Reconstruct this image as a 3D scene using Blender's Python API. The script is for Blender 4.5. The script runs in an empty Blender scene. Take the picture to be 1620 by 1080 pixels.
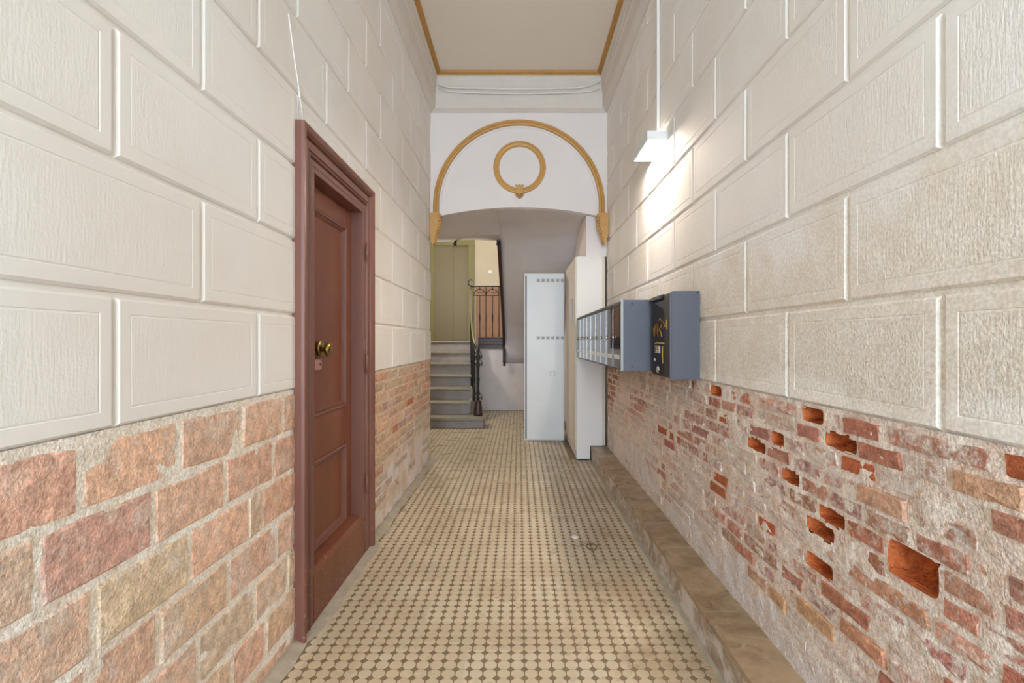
import bpy, bmesh, math, random
from mathutils import Vector, noise as mnoise
random.seed(7)
scene = bpy.context.scene
COL = scene.collection

# ------------------------------------------------------------------ camera
H = 1.2
cam_d = bpy.data.cameras.new('camera')
cam_d.sensor_width = 36.0
cam_d.lens = 818.0 / 1620.0 * 36.0
cam_d.shift_x = -11.0 / 1620.0
cam_d.shift_y = -1.0 / 1620.0
cam_d.clip_start = 0.05
cam = bpy.data.objects.new('camera', cam_d)
COL.objects.link(cam)
cam.location = (0, 0, H)
cam.rotation_euler = (math.pi / 2, 0, 0)
scene.camera = cam

# ------------------------------------------------------------------ world, daylight, exposure
world = bpy.data.worlds.new('world')
scene.world = world
world.use_nodes = True
bg = world.node_tree.nodes['Background']
bg.inputs[0].default_value = (0.93, 0.96, 1.0, 1)
bg.inputs[1].default_value = 1.0


def area_light(name, loc, rot, sx, sy, power, color):
    d = bpy.data.lights.new(name, 'AREA')
    d.shape = 'RECTANGLE'
    d.size, d.size_y = sx, sy
    d.energy = power
    d.color = color
    o = bpy.data.objects.new(name, d)
    COL.objects.link(o)
    o.location = loc
    o.rotation_euler = rot
    return o


# daylight coming in through the open street door behind the camera
area_light('street_daylight', (0, -4.55, 1.75), (math.pi / 2, 0, 0), 1.7, 3.3, 265, (0.67, 0.83, 1.0))
# skylight over the stairwell
area_light('stairwell_skylight', (-0.95, 8.6, 4.9), (0, 0, 0), 1.5, 3.2, 14, (1.0, 0.86, 0.64))

vs = scene.view_settings
vs.view_transform = 'Standard'
vs.look = 'None'
vs.exposure = 0.28
vs.gamma = 1.0
vs.use_curve_mapping = False
scene.cycles.use_denoising = True
scene.cycles.diffuse_bounces = 8
scene.cycles.max_bounces = 14


# ------------------------------------------------------------------ materials
def lin(c):
    return tuple(((v / 255.0) / 12.92 if v / 255.0 <= 0.04045 else ((v / 255.0 + 0.055) / 1.055) ** 2.4) for v in c)


def C4(c):
    return lin(c) + (1.0,)


class MT:
    def __init__(self, name, rough=0.6, metal=0.0, spec=0.5):
        m = bpy.data.materials.new(name)
        m.use_nodes = True
        self.m = m
        self.nt = m.node_tree
        self.b = self.nt.nodes['Principled BSDF']
        self.b.inputs['Roughness'].default_value = rough
        self.b.inputs['Metallic'].default_value = metal
        self.b.inputs['Specular IOR Level'].default_value = spec
        self._pos = None

    def n(self, t, **kw):
        nd = self.nt.nodes.new(t)
        for k, v in kw.items():
            setattr(nd, k, v)
        return nd

    def l(self, a, b):
        self.nt.links.new(a, b)

    def pos(self, scale=None):
        if self._pos is None:
            self._pos = self.n('ShaderNodeNewGeometry').outputs['Position']
        if scale is None:
            return self._pos
        v = self.n('ShaderNodeVectorMath', operation='MULTIPLY')
        self.l(self._pos, v.inputs[0])
        v.inputs[1].default_value = scale
        return v.outputs[0]

    def noise(self, scale, detail=3, rough=0.55, stretch=None, dist=0.0):
        t = self.n('ShaderNodeTexNoise')
        t.inputs['Scale'].default_value = scale
        t.inputs['Detail'].default_value = detail
        t.inputs['Roughness'].default_value = rough
        t.inputs['Distortion'].default_value = dist
        self.l(self.pos(stretch), t.inputs['Vector'])
        return t.outputs['Fac']

    def ramp(self, fac, lo, hi, a=0.0, b=1.0):
        r = self.n('ShaderNodeMapRange')
        r.interpolation_type = 'SMOOTHSTEP'
        r.inputs['From Min'].default_value = lo
        r.inputs['From Max'].default_value = hi
        r.inputs['To Min'].default_value = a
        r.inputs['To Max'].default_value = b
        self.l(fac, r.inputs['Value'])
        return r.outputs['Result']

    def math(self, op, a, b=None):
        r = self.n('ShaderNodeMath', operation=op)
        for i, v in enumerate((a, b)):
            if v is None:
                continue
            if isinstance(v, (int, float)):
                r.inputs[i].default_value = v
            else:
                self.l(v, r.inputs[i])
        return r.outputs[0]

    def mix(self, fac, a, b, blend='MIX'):
        r = self.n('ShaderNodeMix', data_type='RGBA', blend_type=blend)
        for s, v in ((r.inputs[0], fac), (r.inputs[6], a), (r.inputs[7], b)):
            if isinstance(v, (int, float)):
                s.default_value = v
            elif isinstance(v, tuple):
                s.default_value = C4(v) if len(v) == 3 else v
            else:
                self.l(v, s)
        return r.outputs[2]

    def speckle(self, base, scale, amt):
        """fine light and dark grains in a rough mineral surface"""
        v = self.ramp(self.noise(scale, 4, 0.7), 0.32, 0.68, 1 - amt, 1 + amt)
        c = self.n('ShaderNodeCombineXYZ')
        for i in range(3):
            self.l(v, c.inputs[i])
        return self.mix(1.0, base, c.outputs[0], 'MULTIPLY')

    def xyz(self):
        s = self.n('ShaderNodeSeparateXYZ')
        self.l(self.pos(), s.inputs[0])
        return s.outputs

    def color(self, c):
        if isinstance(c, tuple):
            self.b.inputs['Base Color'].default_value = C4(c)
        else:
            self.l(c, self.b.inputs['Base Color'])
        return self

    def bump(self, h, strength=0.5, distance=0.01):
        b = self.n('ShaderNodeBump')
        b.inputs['Strength'].default_value = strength
        b.inputs['Distance'].default_value = distance
        self.l(h, b.inputs['Height'])
        self.l(b.outputs[0], self.b.inputs['Normal'])
        return self

    def rough(self, r):
        self.l(r, self.b.inputs['Roughness'])
        return self


def plain(name, c, rough=0.6, metal=0.0, var=0.06, vscale=6.0, spec=0.5, bump=0.0, bscale=60.0):
    t = MT(name, rough, metal, spec)
    d = tuple(v * (1 - var * 1.6) for v in c)
    t.color(t.mix(t.noise(vscale, 4), c, d))
    if bump:
        t.bump(t.noise(bscale, 3), bump, 0.004)
    return t.m


M = {}


def plaster(name, textured, right):
    t = MT(name, 0.75, 0, 0.3)
    base = t.mix(t.ramp(t.noise(1.6, 3), 0.35, 0.65), (238, 235, 231), (233, 228, 221))
    zz = t.xyz()[2]
    if right:
        # peeled and stained paint on the lower courses, patchy
        low = t.ramp(zz, 1.25, 1.95, 0.26, -0.34)
        nz = t.math('ADD', t.noise(3.2, 6, 0.62), low)
        mask = t.ramp(nz, 0.46, 0.66)
        stain = t.mix(t.ramp(t.noise(14, 4), 0.35, 0.7), (226, 217, 203), (233, 227, 217))
        base = t.mix(mask, base, stain)
        spots = t.ramp(t.math('ADD', t.noise(70, 5, 0.75), t.ramp(zz, 1.0, 1.75, 0.07, -0.20)), 0.58, 0.68)
        base = t.mix(t.math('MULTIPLY', spots, 0.55), base, (190, 178, 158))
        white = t.ramp(t.math('ADD', t.noise(2.6, 5, 0.6), t.ramp(zz, 1.0, 1.22, 0.22, -0.25)), 0.55, 0.68)
        base = t.mix(white, base, (238, 234, 226))
        base = t.mix(t.ramp(zz, 1.35, 1.9, 0.9, 0.0), base, t.speckle(base, 120, 0.16))
    t.color(base)
    if textured:
        f = t.noise(1.0, 2, 0.5, (1, 170, 22))
        g = t.noise(150, 2, 0.5)
        h = t.math('ADD', t.math('MULTIPLY', f, 0.6), t.math('MULTIPLY', g, 0.5))
        if right:
            lowr = t.ramp(zz, 1.1, 1.75, 1.6, 0.15)
            h = t.math('ADD', h, t.math('MULTIPLY', t.noise(120, 4, 0.6), lowr))
        t.bump(h, 0.30 if not right else 0.62, 0.0045)
    else:
        t.bump(t.noise(45, 3), 0.15 if not right else 0.3, 0.004)
    return t.m


M['pl_margin'] = plaster('plaster_margin', False, False)
M['pl_panel'] = plaster('plaster_panel', True, False)
M['pr_margin'] = plaster('plaster_margin_worn', False, True)
M['pr_panel'] = plaster('plaster_panel_worn', True, True)


def brick_mat(name, smear_col, bumpd, smear_scale, smear_lo, smear_hi, fine=110):
    t = MT(name, 0.9, 0, 0.2)
    oi = t.n('ShaderNodeObjectInfo')
    base = oi.outputs['Color']
    al = oi.outputs['Alpha']
    v = t.ramp(t.noise(28, 5, 0.65), 0.3, 0.75, 0.72, 1.18)
    vv = t.n('ShaderNodeCombineXYZ')
    for i in range(3):
        t.l(v, vv.inputs[i])
    base = t.mix(1.0, base, vv.outputs[0], 'MULTIPLY')
    sm = t.math('ADD', t.noise(smear_scale, 6, 0.68), al)
    mask = t.ramp(sm, smear_lo, smear_hi)
    sc = t.mix(t.noise(60, 4), smear_col, tuple(c * 0.86 for c in smear_col))
    t.color(t.speckle(t.mix(mask, base, sc), 130, 0.20))
    h = t.math('ADD', t.math('MULTIPLY', t.noise(fine, 3, 0.6), 0.5), t.noise(30, 4, 0.6))
    t.bump(h, 0.75, bumpd)
    return t.m


M['brick_right'] = brick_mat('old_brick', (232, 219, 206), 0.010, 36, 0.74, 1.04, 180)
M['brick_left'] = brick_mat('terracotta_block', (236, 222, 206), 0.011, 11, 0.80, 1.08, 130)
M['brick_thin'] = brick_mat('thin_brick', (218, 203, 186), 0.007, 14, 0.78, 1.0, 200)


def mortar(name, a, b, c, bumpd, pink=False):
    t = MT(name, 0.95, 0, 0.15)
    base = t.mix(t.ramp(t.noise(5, 5, 0.6), 0.35, 0.65), a, b)
    base = t.mix(t.ramp(t.noise(22, 6, 0.75), 0.46, 0.68), base, c)
    if pink:
        zz = t.xyz()[2]
        eff = t.ramp(t.math('ADD', t.noise(4.5, 5, 0.6), t.ramp(zz, 0.2, 0.62, 0.16, -0.15)), 0.56, 0.70)
        base = t.mix(eff, base, (228, 219, 214))
    t.color(t.speckle(base, 110, 0.20))
    h = t.math('ADD', t.math('MULTIPLY', t.noise(170, 3, 0.6), 0.45), t.noise(34, 4, 0.6))
    t.bump(h, 1.0, bumpd)
    return t.m


M['mortar_right'] = mortar('mortar_grey_pink', (240, 229, 216), (232, 214, 199), (214, 182, 162), 0.012, True)
M['mortar_left'] = mortar('mortar_cream', (244, 237, 226), (238, 227, 212), (226, 210, 190), 0.008)
M['mortar_thin'] = mortar('mortar_pale', (222, 205, 186), (214, 194, 174), (204, 178, 156), 0.008, True)


def eroded():
    t = MT('eroded_orange_brick', 0.95, 0, 0.1)
    t.color(t.mix(t.ramp(t.noise(30, 5, 0.65), 0.3, 0.7), (220, 128, 76), (186, 94, 52)))
    t.bump(t.math('ADD', t.math('MULTIPLY', t.noise(120, 4), 0.5), t.noise(40, 4)), 1.0, 0.02)
    return t.m


M['eroded'] = eroded()
M['tympanum'] = plain('white_wall_paint', (240, 233, 230), 0.8, 0, 0.03, 1.5, 0.2)
M['ceiling'] = plain('ceiling_paint', (240, 232, 220), 0.85, 0, 0.03, 1.0, 0.2)
M['cornice'] = plain('cornice_white', (226, 219, 210), 0.75, 0, 0.04, 5, 0.3)
M['gold'] = plain('gold_ochre_paint', (214, 164, 90), 0.45, 0, 0.10, 14, 0.5, 0.15, 90)
M['gold_dark'] = plain('ceiling_ochre_paint', (196, 146, 72), 0.5, 0, 0.10, 12, 0.4)
M['lilac'] = plain('lilac_grey_wall', (230, 226, 227), 0.85, 0, 0.06, 2.2, 0.2, 0.1, 12)
M['rearwall'] = plain('pale_pink_wall', (228, 220, 216), 0.85, 0, 0.06, 3, 0.2, 0.1, 12)
M['cream_wall'] = plain('cream_landing_wall', (206, 192, 164), 0.85, 0, 0.06, 3, 0.2)


def floor_mats():
    t = MT('cream_octagon_tile', 0.38, 0, 0.5)
    sc = t.n('ShaderNodeVectorMath', operation='MULTIPLY')
    t.l(t.pos(), sc.inputs[0])
    sc.inputs[1].default_value = (1 / 0.2008, 1 / 0.2008, 0)
    fl = t.n('ShaderNodeVectorMath', operation='FLOOR')
    t.l(sc.outputs[0], fl.inputs[0])
    wn = t.n('ShaderNodeTexWhiteNoise', noise_dimensions='2D')
    t.l(fl.outputs[0], wn.inputs['Vector'])
    base = t.mix(t.ramp(wn.outputs['Value'], 0.1, 0.9), (206, 192, 166), (194, 178, 151))
    sc2 = t.n('ShaderNodeVectorMath', operation='MULTIPLY')
    t.l(t.pos(), sc2.inputs[0])
    sc2.inputs[1].default_value = (1 / 0.0502, 1 / 0.0502, 0)
    ad = t.n('ShaderNodeVectorMath', operation='ADD')
    t.l(sc2.outputs[0], ad.inputs[0])
    ad.inputs[1].default_value = (0.6, 0.32, 0)
    fl2 = t.n('ShaderNodeVectorMath', operation='FLOOR')
    t.l(ad.outputs[0], fl2.inputs[0])
    wn2 = t.n('ShaderNodeTexWhiteNoise', noise_dimensions='2D')
    t.l(fl2.outputs[0], wn2.inputs['Vector'])
    base = t.mix(t.math('MULTIPLY', wn2.outputs['Value'], 0.35), base, (196, 170, 138))
    xs = t.xyz()
    dirt = t.ramp(t.math('ADD', t.noise(2.2, 5, 0.6), t.ramp(xs[0], 0.1, 0.62, -0.12, 0.10)), 0.48, 0.68)
    base = t.mix(t.math('MULTIPLY', dirt, 0.62), base, (160, 136, 106))
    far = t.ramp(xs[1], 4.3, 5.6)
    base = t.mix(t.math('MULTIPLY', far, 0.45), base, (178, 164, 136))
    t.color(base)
    t.rough(t.ramp(t.noise(7, 4), 0.3, 0.7, 0.22, 0.5))
    t.bump(t.noise(40, 3), 0.08, 0.003)
    g = MT('brown_floor_grout', 0.6, 0, 0.4)
    b2 = g.mix(g.noise(9, 5), (140, 121, 94), (114, 96, 70))
    g.color(b2)
    g.bump(g.noise(120, 3), 0.2, 0.003)
    return t.m, g.m


M['tile'], M['grout'] = floor_mats()
M['cement'] = plain('grey_cement', (196, 184, 164), 0.9, 0, 0.18, 14, 0.2, 0.5, 70)


def marble():
    t = MT('worn_brown_marble', 0.38, 0, 0.5)
    w = t.noise(4.5, 6, 0.65, (1, 1.4, 2), 1.2)
    base = t.mix(t.ramp(w, 0.35, 0.68), (174, 150, 120), (134, 110, 82))
    veins = t.ramp(t.noise(16, 6, 0.7, (1, 0.6, 2.4), 1.6), 0.56, 0.70)
    base = t.mix(t.math('MULTIPLY', veins, 0.5), base, (204, 188, 164))
    t.color(base)
    t.rough(t.ramp(t.noise(8, 4), 0.3, 0.7, 0.25, 0.55))
    r = MT('scuffed_grey_riser', 0.55, 0, 0.4)
    wr = r.noise(7, 6, 0.7, (1, 1, 1.5), 0.8)
    base = r.mix(r.ramp(wr, 0.4, 0.62), (158, 138, 116), (214, 206, 196))
    r.color(base)
    return t.m, r.m


M['marble'], M['riser'] = marble()


def door_paint(name, c1, c2, rough=0.42):
    t = MT(name, rough, 0, 0.5)
    base = t.mix(t.ramp(t.noise(3, 5, 0.6, (1, 1, 0.25)), 0.35, 0.7), c1, c2)
    scr = t.ramp(t.math('ADD', t.noise(48, 5, 0.7), t.ramp(t.xyz()[2], 0.05, 0.75, 0.05, -0.14)), 0.63, 0.70)
    base = t.mix(t.math('MULTIPLY', scr, 0.45), base, (190, 160, 148))
    t.color(base)
    t.bump(t.noise(30, 3, 0.5, (1, 1, 0.2)), 0.08, 0.004)
    return t.m


M['door'] = door_paint('oxblood_door_paint', (124, 70, 44), (106, 56, 36), 0.38)
M['frame'] = door_paint('oxblood_frame_paint', (124, 80, 66), (110, 68, 56), 0.40)
M['brass'] = plain('aged_brass', (188, 160, 88), 0.32, 1.0, 0.2, 40)
M['pinklock'] = plain('painted_lock_plate', (184, 136, 130), 0.4, 0, 0.06)
M['dark'] = plain('dark_hole', (24, 20, 18), 0.8, 0, 0.02)
M['greybox'] = plain('blue_grey_enamel', (86, 88, 98), 0.42, 0, 0.03, 3)
M['blackbox'] = plain('black_enamel', (26, 26, 28), 0.5, 0, 0.05, 6, 0.3)
M['mirror'] = plain('smoked_glass', (30, 31, 30), 0.04, 0.0, 0.04, 3, 0.8)
M['chrome'] = plain('chrome', (220, 220, 218), 0.15, 1.0, 0.02)
M['trimmetal'] = plain('dull_steel', (150, 150, 148), 0.25, 1.0, 0.02)
M['whitemetal'] = plain('white_enamel', (226, 229, 229), 0.35, 0, 0.03, 4)
M['whitecup'] = plain('white_laminate', (234, 230, 225), 0.45, 0, 0.02, 3)
M['beigecup'] = plain('beige_laminate', (220, 208, 188), 0.45, 0, 0.03, 3)
M['paper'] = plain('white_paper', (240, 232, 222), 0.8, 0, 0.03, 30)
M['greyvent'] = plain('vent_grey', (190, 194, 194), 0.6, 0, 0.05)
M['ventdark'] = plain('vent_slit_grey', (138, 142, 142), 0.6, 0, 0.05)
M['tagpaint'] = plain('ochre_marker', (196, 150, 62), 0.5, 0, 0.08, 30)
M['olive'] = plain('olive_lift_paint', (124, 112, 80), 0.5, 0, 0.04, 2)
M['olivedark'] = plain('olive_frame_paint', (128, 120, 70), 0.5, 0, 0.05, 3)
M['iron'] = plain('dark_iron', (40, 36, 36), 0.5, 0.3, 0.1, 20)
M['railgold'] = plain('brass_handrail', (122, 112, 86), 0.35, 0.4, 0.1, 10)
M['wood'] = plain('dark_stained_wood', (70, 44, 40), 0.4, 0, 0.15, 8)
M['dado'] = plain('terracotta_dado', (160, 120, 92), 0.7, 0, 0.10, 9)
M['stair'] = plain('grey_stair_stone', (168, 160, 154), 0.5, 0, 0.22, 5, 0.4)
M['tread'] = plain('worn_stair_tread', (156, 147, 128), 0.45, 0, 0.15, 6, 0.4)
M['rubber'] = plain('olive_rubber', (92, 84, 44), 0.5, 0, 0.05)
M['whitepvc'] = plain('white_plastic', (236, 232, 226), 0.4, 0, 0.02)


def emission(name, c, s):
    t = MT(name)
    t.b.inputs['Emission Color'].default_value = C4(c)
    t.b.inputs['Emission Strength'].default_value = s
    t.color(c)
    return t.m


M['lamp_down'] = emission('lamp_diffuser_lit', (255, 240, 222), 200.0)
M['lamp_up'] = emission('lamp_top_slot_lit', (255, 240, 218), 8.0)


# ------------------------------------------------------------------ helpers
def mesh(name, verts, faces, mats, mi=None, smooth=False):
    me = bpy.data.meshes.new(name)
    me.from_pydata(verts, [], faces)
    for m in (mats if isinstance(mats, (list, tuple)) else [mats]):
        me.materials.append(M[m])
    if mi:
        me.polygons.foreach_set('material_index', mi)
    if smooth:
        me.polygons.foreach_set('use_smooth', [True] * len(me.polygons))
    me.update()
    return me


def link(name, me, parent=None):
    o = bpy.data.objects.new(name, me)
    COL.objects.link(o)
    if parent is not None:
        o.parent = parent
    return o


def tag(o, label=None, cat=None, group=None, kind=None):
    if label:
        o['label'] = label
    if cat:
        o['category'] = cat
    if group:
        o['group'] = group
    if kind:
        o['kind'] = kind
    return o


def empty(name, loc, label=None, cat=None, group=None, kind=None):
    o = bpy.data.objects.new(name, None)
    o.empty_display_size = 0.05
    COL.objects.link(o)
    o.location = loc
    tag(o, label, cat, group, kind)
    return o


def put(o, parent):
    """parent a mesh given in world coordinates under an Empty that only has a location"""
    o.parent = parent
    o.location = o.location - parent.location
    return o


def fix(me):
    bm = bmesh.new()
    bm.from_mesh(me)
    bmesh.ops.recalc_face_normals(bm, faces=bm.faces)
    bm.to_mesh(me)
    bm.free()


def box(name, x0, x1, y0, y1, z0, z1, mat, parent=None, bev=0.0, seg=2):
    bm = bmesh.new()
    bmesh.ops.create_cube(bm, size=1.0)
    c = Vector(((x0 + x1) / 2, (y0 + y1) / 2, (z0 + z1) / 2))
    for v in bm.verts:
        v.co = Vector((v.co.x * (x1 - x0), v.co.y * (y1 - y0), v.co.z * (z1 - z0)))
    if bev:
        bmesh.ops.bevel(bm, geom=list(bm.edges), offset=bev, segments=seg, profile=0.5, affect='EDGES')
    me = bpy.data.meshes.new(name)
    bm.to_mesh(me)
    bm.free()
    me.materials.append(M[mat])
    o = link(name, me)
    o.location = c
    if parent is not None:
        put(o, parent) if parent.type == 'EMPTY' else put_on_mesh(o, parent)
    return o


def put_on_mesh(o, parent):
    o.parent = parent
    o.matrix_parent_inverse = parent_matrix(parent).inverted()


def parent_matrix(p):
    from mathutils import Matrix
    m = Matrix.Translation(p.location) @ p.rotation_euler.to_matrix().to_4x4()
    if p.parent is not None:
        m = parent_matrix(p.parent) @ p.matrix_parent_inverse @ m
    return m


def sweep(name, path, prof, to3d, mat, closed=False, closed_prof=True, smooth=False, parent=None, caps=True):
    """sweep a profile of (offset to the right of travel, out-of-plane) along a planar path with mitred corners"""
    n = len(path)
    rings = []
    for i in range(n):
        p = Vector(path[i])
        if closed or 0 < i < n - 1:
            a = (p - Vector(path[i - 1])).normalized()
            b = (Vector(path[(i + 1) % n]) - p).normalized()
        elif i == 0:
            a = b = (Vector(path[1]) - p).normalized()
        else:
            a = b = (p - Vector(path[i - 1])).normalized()
        ra, rb = Vector((a.y, -a.x)), Vector((b.y, -b.x))
        m = (ra + rb)
        m = m / max(1e-6, m.dot(ra))
        rings.append([to3d(*(p + m * o), h) for o, h in prof])
    k = len(prof)
    verts = [v for r in rings for v in r]
    faces = []
    for i in range(n if closed else n - 1):
        j = (i + 1) % n
        for q in range(k if closed_prof else k - 1):
            r = (q + 1) % k
            faces.append((i * k + q, i * k + r, j * k + r, j * k + q))
    if caps and not closed and closed_prof:
        faces.append(tuple(range(k)))
        faces.append(tuple((n - 1) * k + q for q in reversed(range(k))))
    me = mesh(name, verts, faces, mat, smooth=smooth)
    fix(me)
    o = link(name, me)
    if parent is not None:
        put(o, parent) if parent.type == 'EMPTY' else put_on_mesh(o, parent)
    return o


def tube(name, pts, r, mat, parent=None, seg=8, radii=None):
    verts, faces = [], []
    n = len(pts)
    P = [Vector(p) for p in pts]
    up = Vector((0.13, 0.31, 0.94))
    for i, p in enumerate(P):
        t = (P[min(i + 1, n - 1)] - P[max(i - 1, 0)]).normalized()
        u = t.cross(up)
        if u.length < 1e-3:
            u = t.cross(Vector((1, 0, 0)))
        u.normalize()
        w = t.cross(u)
        rr = radii[i] if radii else r
        for s in range(seg):
            a = 2 * math.pi * s / seg
            verts.append(p + u * (math.cos(a) * rr) + w * (math.sin(a) * rr))
    for i in range(n - 1):
        for s in range(seg):
            q = (s + 1) % seg
            faces.append((i * seg + s, i * seg + q, (i + 1) * seg + q, (i + 1) * seg + s))
    faces.append(tuple(range(seg)))
    faces.append(tuple((n - 1) * seg + s for s in reversed(range(seg))))
    me = mesh(name, verts, faces, mat, smooth=True)
    fix(me)
    o = link(name, me)
    if parent is not None:
        put(o, parent) if parent.type == 'EMPTY' else put_on_mesh(o, parent)
    return o


def lathe(name, prof, origin, axis, mat, parent=None, seg=20):
    """prof: (radius, height along axis)"""
    ax = Vector(axis).normalized()
    u = ax.cross(Vector((0, 0, 1)))
    if u.length < 1e-3:
        u = Vector((1, 0, 0))
    u.normalize()
    w = ax.cross(u)
    verts, faces = [], []
    o0 = Vector(origin)
    for r, h in prof:
        for s in range(seg):
            a = 2 * math.pi * s / seg
            verts.append(o0 + ax * h + u * (math.cos(a) * r) + w * (math.sin(a) * r))
    k = len(prof)
    for i in range(k - 1):
        for s in range(seg):
            q = (s + 1) % seg
            faces.append((i * seg + s, i * seg + q, (i + 1) * seg + q, (i + 1) * seg + s))
    faces.append(tuple(range(seg)))
    faces.append(tuple((k - 1) * seg + s for s in reversed(range(seg))))
    me = mesh(name, verts, faces, mat, smooth=True)
    fix(me)
    o = link(name, me)
    if parent is not None:
        put(o, parent) if parent.type == 'EMPTY' else put_on_mesh(o, parent)
    return o


def prism(name, poly, y0, y1, mat, to3d, parent=None):
    """extrude a 2D polygon (a,b) between two out-of-plane values"""
    n = len(poly)
    verts = [to3d(a, b, y0) for a, b in poly] + [to3d(a, b, y1) for a, b in poly]
    faces = [tuple(range(n)), tuple(reversed(range(n, 2 * n)))]
    for i in range(n):
        j = (i + 1) % n
        faces.append((i, j, n + j, n + i))
    me = mesh(name, verts, faces, mat)
    fix(me)
    o = link(name, me)
    if parent is not None:
        put(o, parent) if parent.type == 'EMPTY' else put_on_mesh(o, parent)
    return o


XZ = lambda a, b, n: (a, n, b)          # plan of a wall that faces the camera; n is the depth
XY = lambda a, b, n: (a, b, n)

W = 0.885        # half width of the hall
YE = 5.19        # depth of the arched end wall
ZB = 1.005       # foot of the plaster blocks, top of the bare brick
CH, BL = 0.297, 0.62
DOOR = (2.065, 3.04, 2.07)

# ------------------------------------------------------------------ walls: backing
wl = prism('wall_left', [(-4.5, 0), (-4.5, 3.95), (YE, 3.95), (YE, 0), (3.03, 0), (3.03, 2.05), (2.08, 2.05), (2.08, 0)],
           -1.2, -0.897, 'pl_margin', lambda a, b, n: (n, a, b))
tag(wl, 'cream block plaster wall over bare terracotta brick, with the brown door', 'wall', kind='structure')
wr = prism('wall_right', [(0.894, ZB), (0.894, 3.95), (1.25, 3.95), (1.25, 0), (0.985, 0), (0.985, ZB)],
           -4.5, 6.6, 'pr_margin', XZ)
tag(wr, 'stained cream block plaster wall over crumbling red brick, behind the mailboxes', 'wall', kind='structure')

# ------------------------------------------------------------------ plaster blocks
_block_cache = {}


def block_mesh(w, h, cut, right):
    """cut = (left, right, bottom, top) in local u,v: True where the block is cut through (no bevel, no margin)"""
    key = (round(w, 3), round(h, 3), cut, right)
    if key in _block_cache:
        return _block_cache[key]
    gap, bev, mar = 0.0055, 0.007, 0.042
    verts, faces, mi = [], [], []

    def ring(i, n):
        a = [0 if c else i for c in cut]
        u0, u1 = -w / 2 + a[0], w / 2 - a[1]
        v0, v1 = -h / 2 + a[2], h / 2 - a[3]
        for u, v in ((u0, v0), (u1, v0), (u1, v1), (u0, v1)):
            verts.append((n, u, v))

    spec = [(gap, -0.012), (gap + 0.001, -0.006), (gap + bev, 0.0), (mar, 0.0), (mar + 0.002, -0.0014), (mar + 0.006, 0.0)]
    for i, n in spec:
        ring(i, n)
    for r in range(len(spec) - 1):
        for q in range(4):
            p = (q + 1) % 4
            faces.append((r * 4 + q, r * 4 + p, r * 4 + 4 + p, r * 4 + 4 + q))
            mi.append(0)
    k = (len(spec) - 1) * 4
    faces.append((k, k + 1, k + 2, k + 3))
    mi.append(1)
    me = mesh('stone_block', verts, faces, ['pr_margin', 'pr_panel'] if right else ['pl_margin', 'pl_panel'], mi)
    _block_cache[key] = me
    return me


def add_block(y0, y1, z0, z1, cut, right):
    if y1 - y0 < 0.03 or z1 - z0 < 0.03:
        return
    c = (cut[1], cut[0], cut[2], cut[3]) if right else cut
    o = link('stone_block', block_mesh(y1 - y0, z1 - z0, c, right), wr if right else wl)
    o.location = ((W if right else -W), (y0 + y1) / 2, (z0 + z1) / 2)
    if right:
        o.rotation_euler = (0, 0, math.pi)


def courses(right):
    base = 1.085 if right else 1.135
    row = 0
    z = ZB
    while z < 3.48:
        z1 = min(z + CH, 3.49)
        ct = z + CH > 3.49
        off = 0.0 if row % 2 == 0 else BL / 2
        y = base + off - 2 * BL
        while y < YE:
            a, b = y, y + BL
            cr = b > YE
            b = min(b, YE)
            y += BL
            if b < 0.45:
                continue
            if right or z >= DOOR[2] or b <= DOOR[0] or a >= DOOR[1]:
                add_block(a, b, z, z1, (False, cr, False, ct), right)
                continue
            if a < DOOR[0]:
                add_block(a, DOOR[0] + 0.01, z, z1, (False, True, False, ct), right)
            if b > DOOR[1]:
                add_block(DOOR[1] - 0.01, b, z, z1, (True, cr, False, ct), right)
            if z1 > DOOR[2]:
                add_block(max(a, DOOR[0] + 0.01), min(b, DOOR[1] - 0.01), DOOR[2] - 0.02, z1,
                          (a < DOOR[0] + 0.01, b > DOOR[1] - 0.01, True, False), right)
        z += CH
        row += 1


courses(False)
courses(True)

# repaired crack running down to the door corner
cr_o = tube('plaster_bead', [(-0.886, 1.985, 2.455), (-0.886, 2.03, 2.33), (-0.886, 2.085, 2.20), (-0.886, 2.125, 2.075)], 0.0045, 'pl_margin', wl, 6)


# ------------------------------------------------------------------ brickwork
def brick_variants(name, mat, k, rough, seed, depth=0.05):
    out = []
    rnd = random.Random(seed)
    for _ in range(k):
        ol = [(-.5, -.5), (-.17, -.5), (.17, -.5), (.5, -.5), (.5, 0), (.5, .5), (.17, .5), (-.17, .5), (-.5, .5), (-.5, 0)]
        n = len(ol)
        ol = [(u * (1 - rnd.random() * rough * 0.5), v * (1 - rnd.random() * rough)) for u, v in ol]
        verts = [(-depth, u, v) for u, v in ol]
        verts += [(-0.0035 - rnd.random() * 0.003, u, v) for u, v in ol]
        verts += [(rnd.uniform(-0.003, 0.002), u * 0.95, v * 0.90) for u, v in ol]
        verts.append((rnd.uniform(-0.003, 0.003), rnd.uniform(-.1, .1), rnd.uniform(-.1, .1)))
        faces = []
        for r in (0, 1):
            for q in range(n):
                p = (q + 1) % n
                faces.append((r * n + q, r * n + p, (r + 1) * n + p, (r + 1) * n + q))
        for q in range(n):
            faces.append((2 * n + q, 2 * n + (q + 1) % n, 3 * n))
        out.append(mesh(name, verts, faces, mat))
    return out


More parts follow.
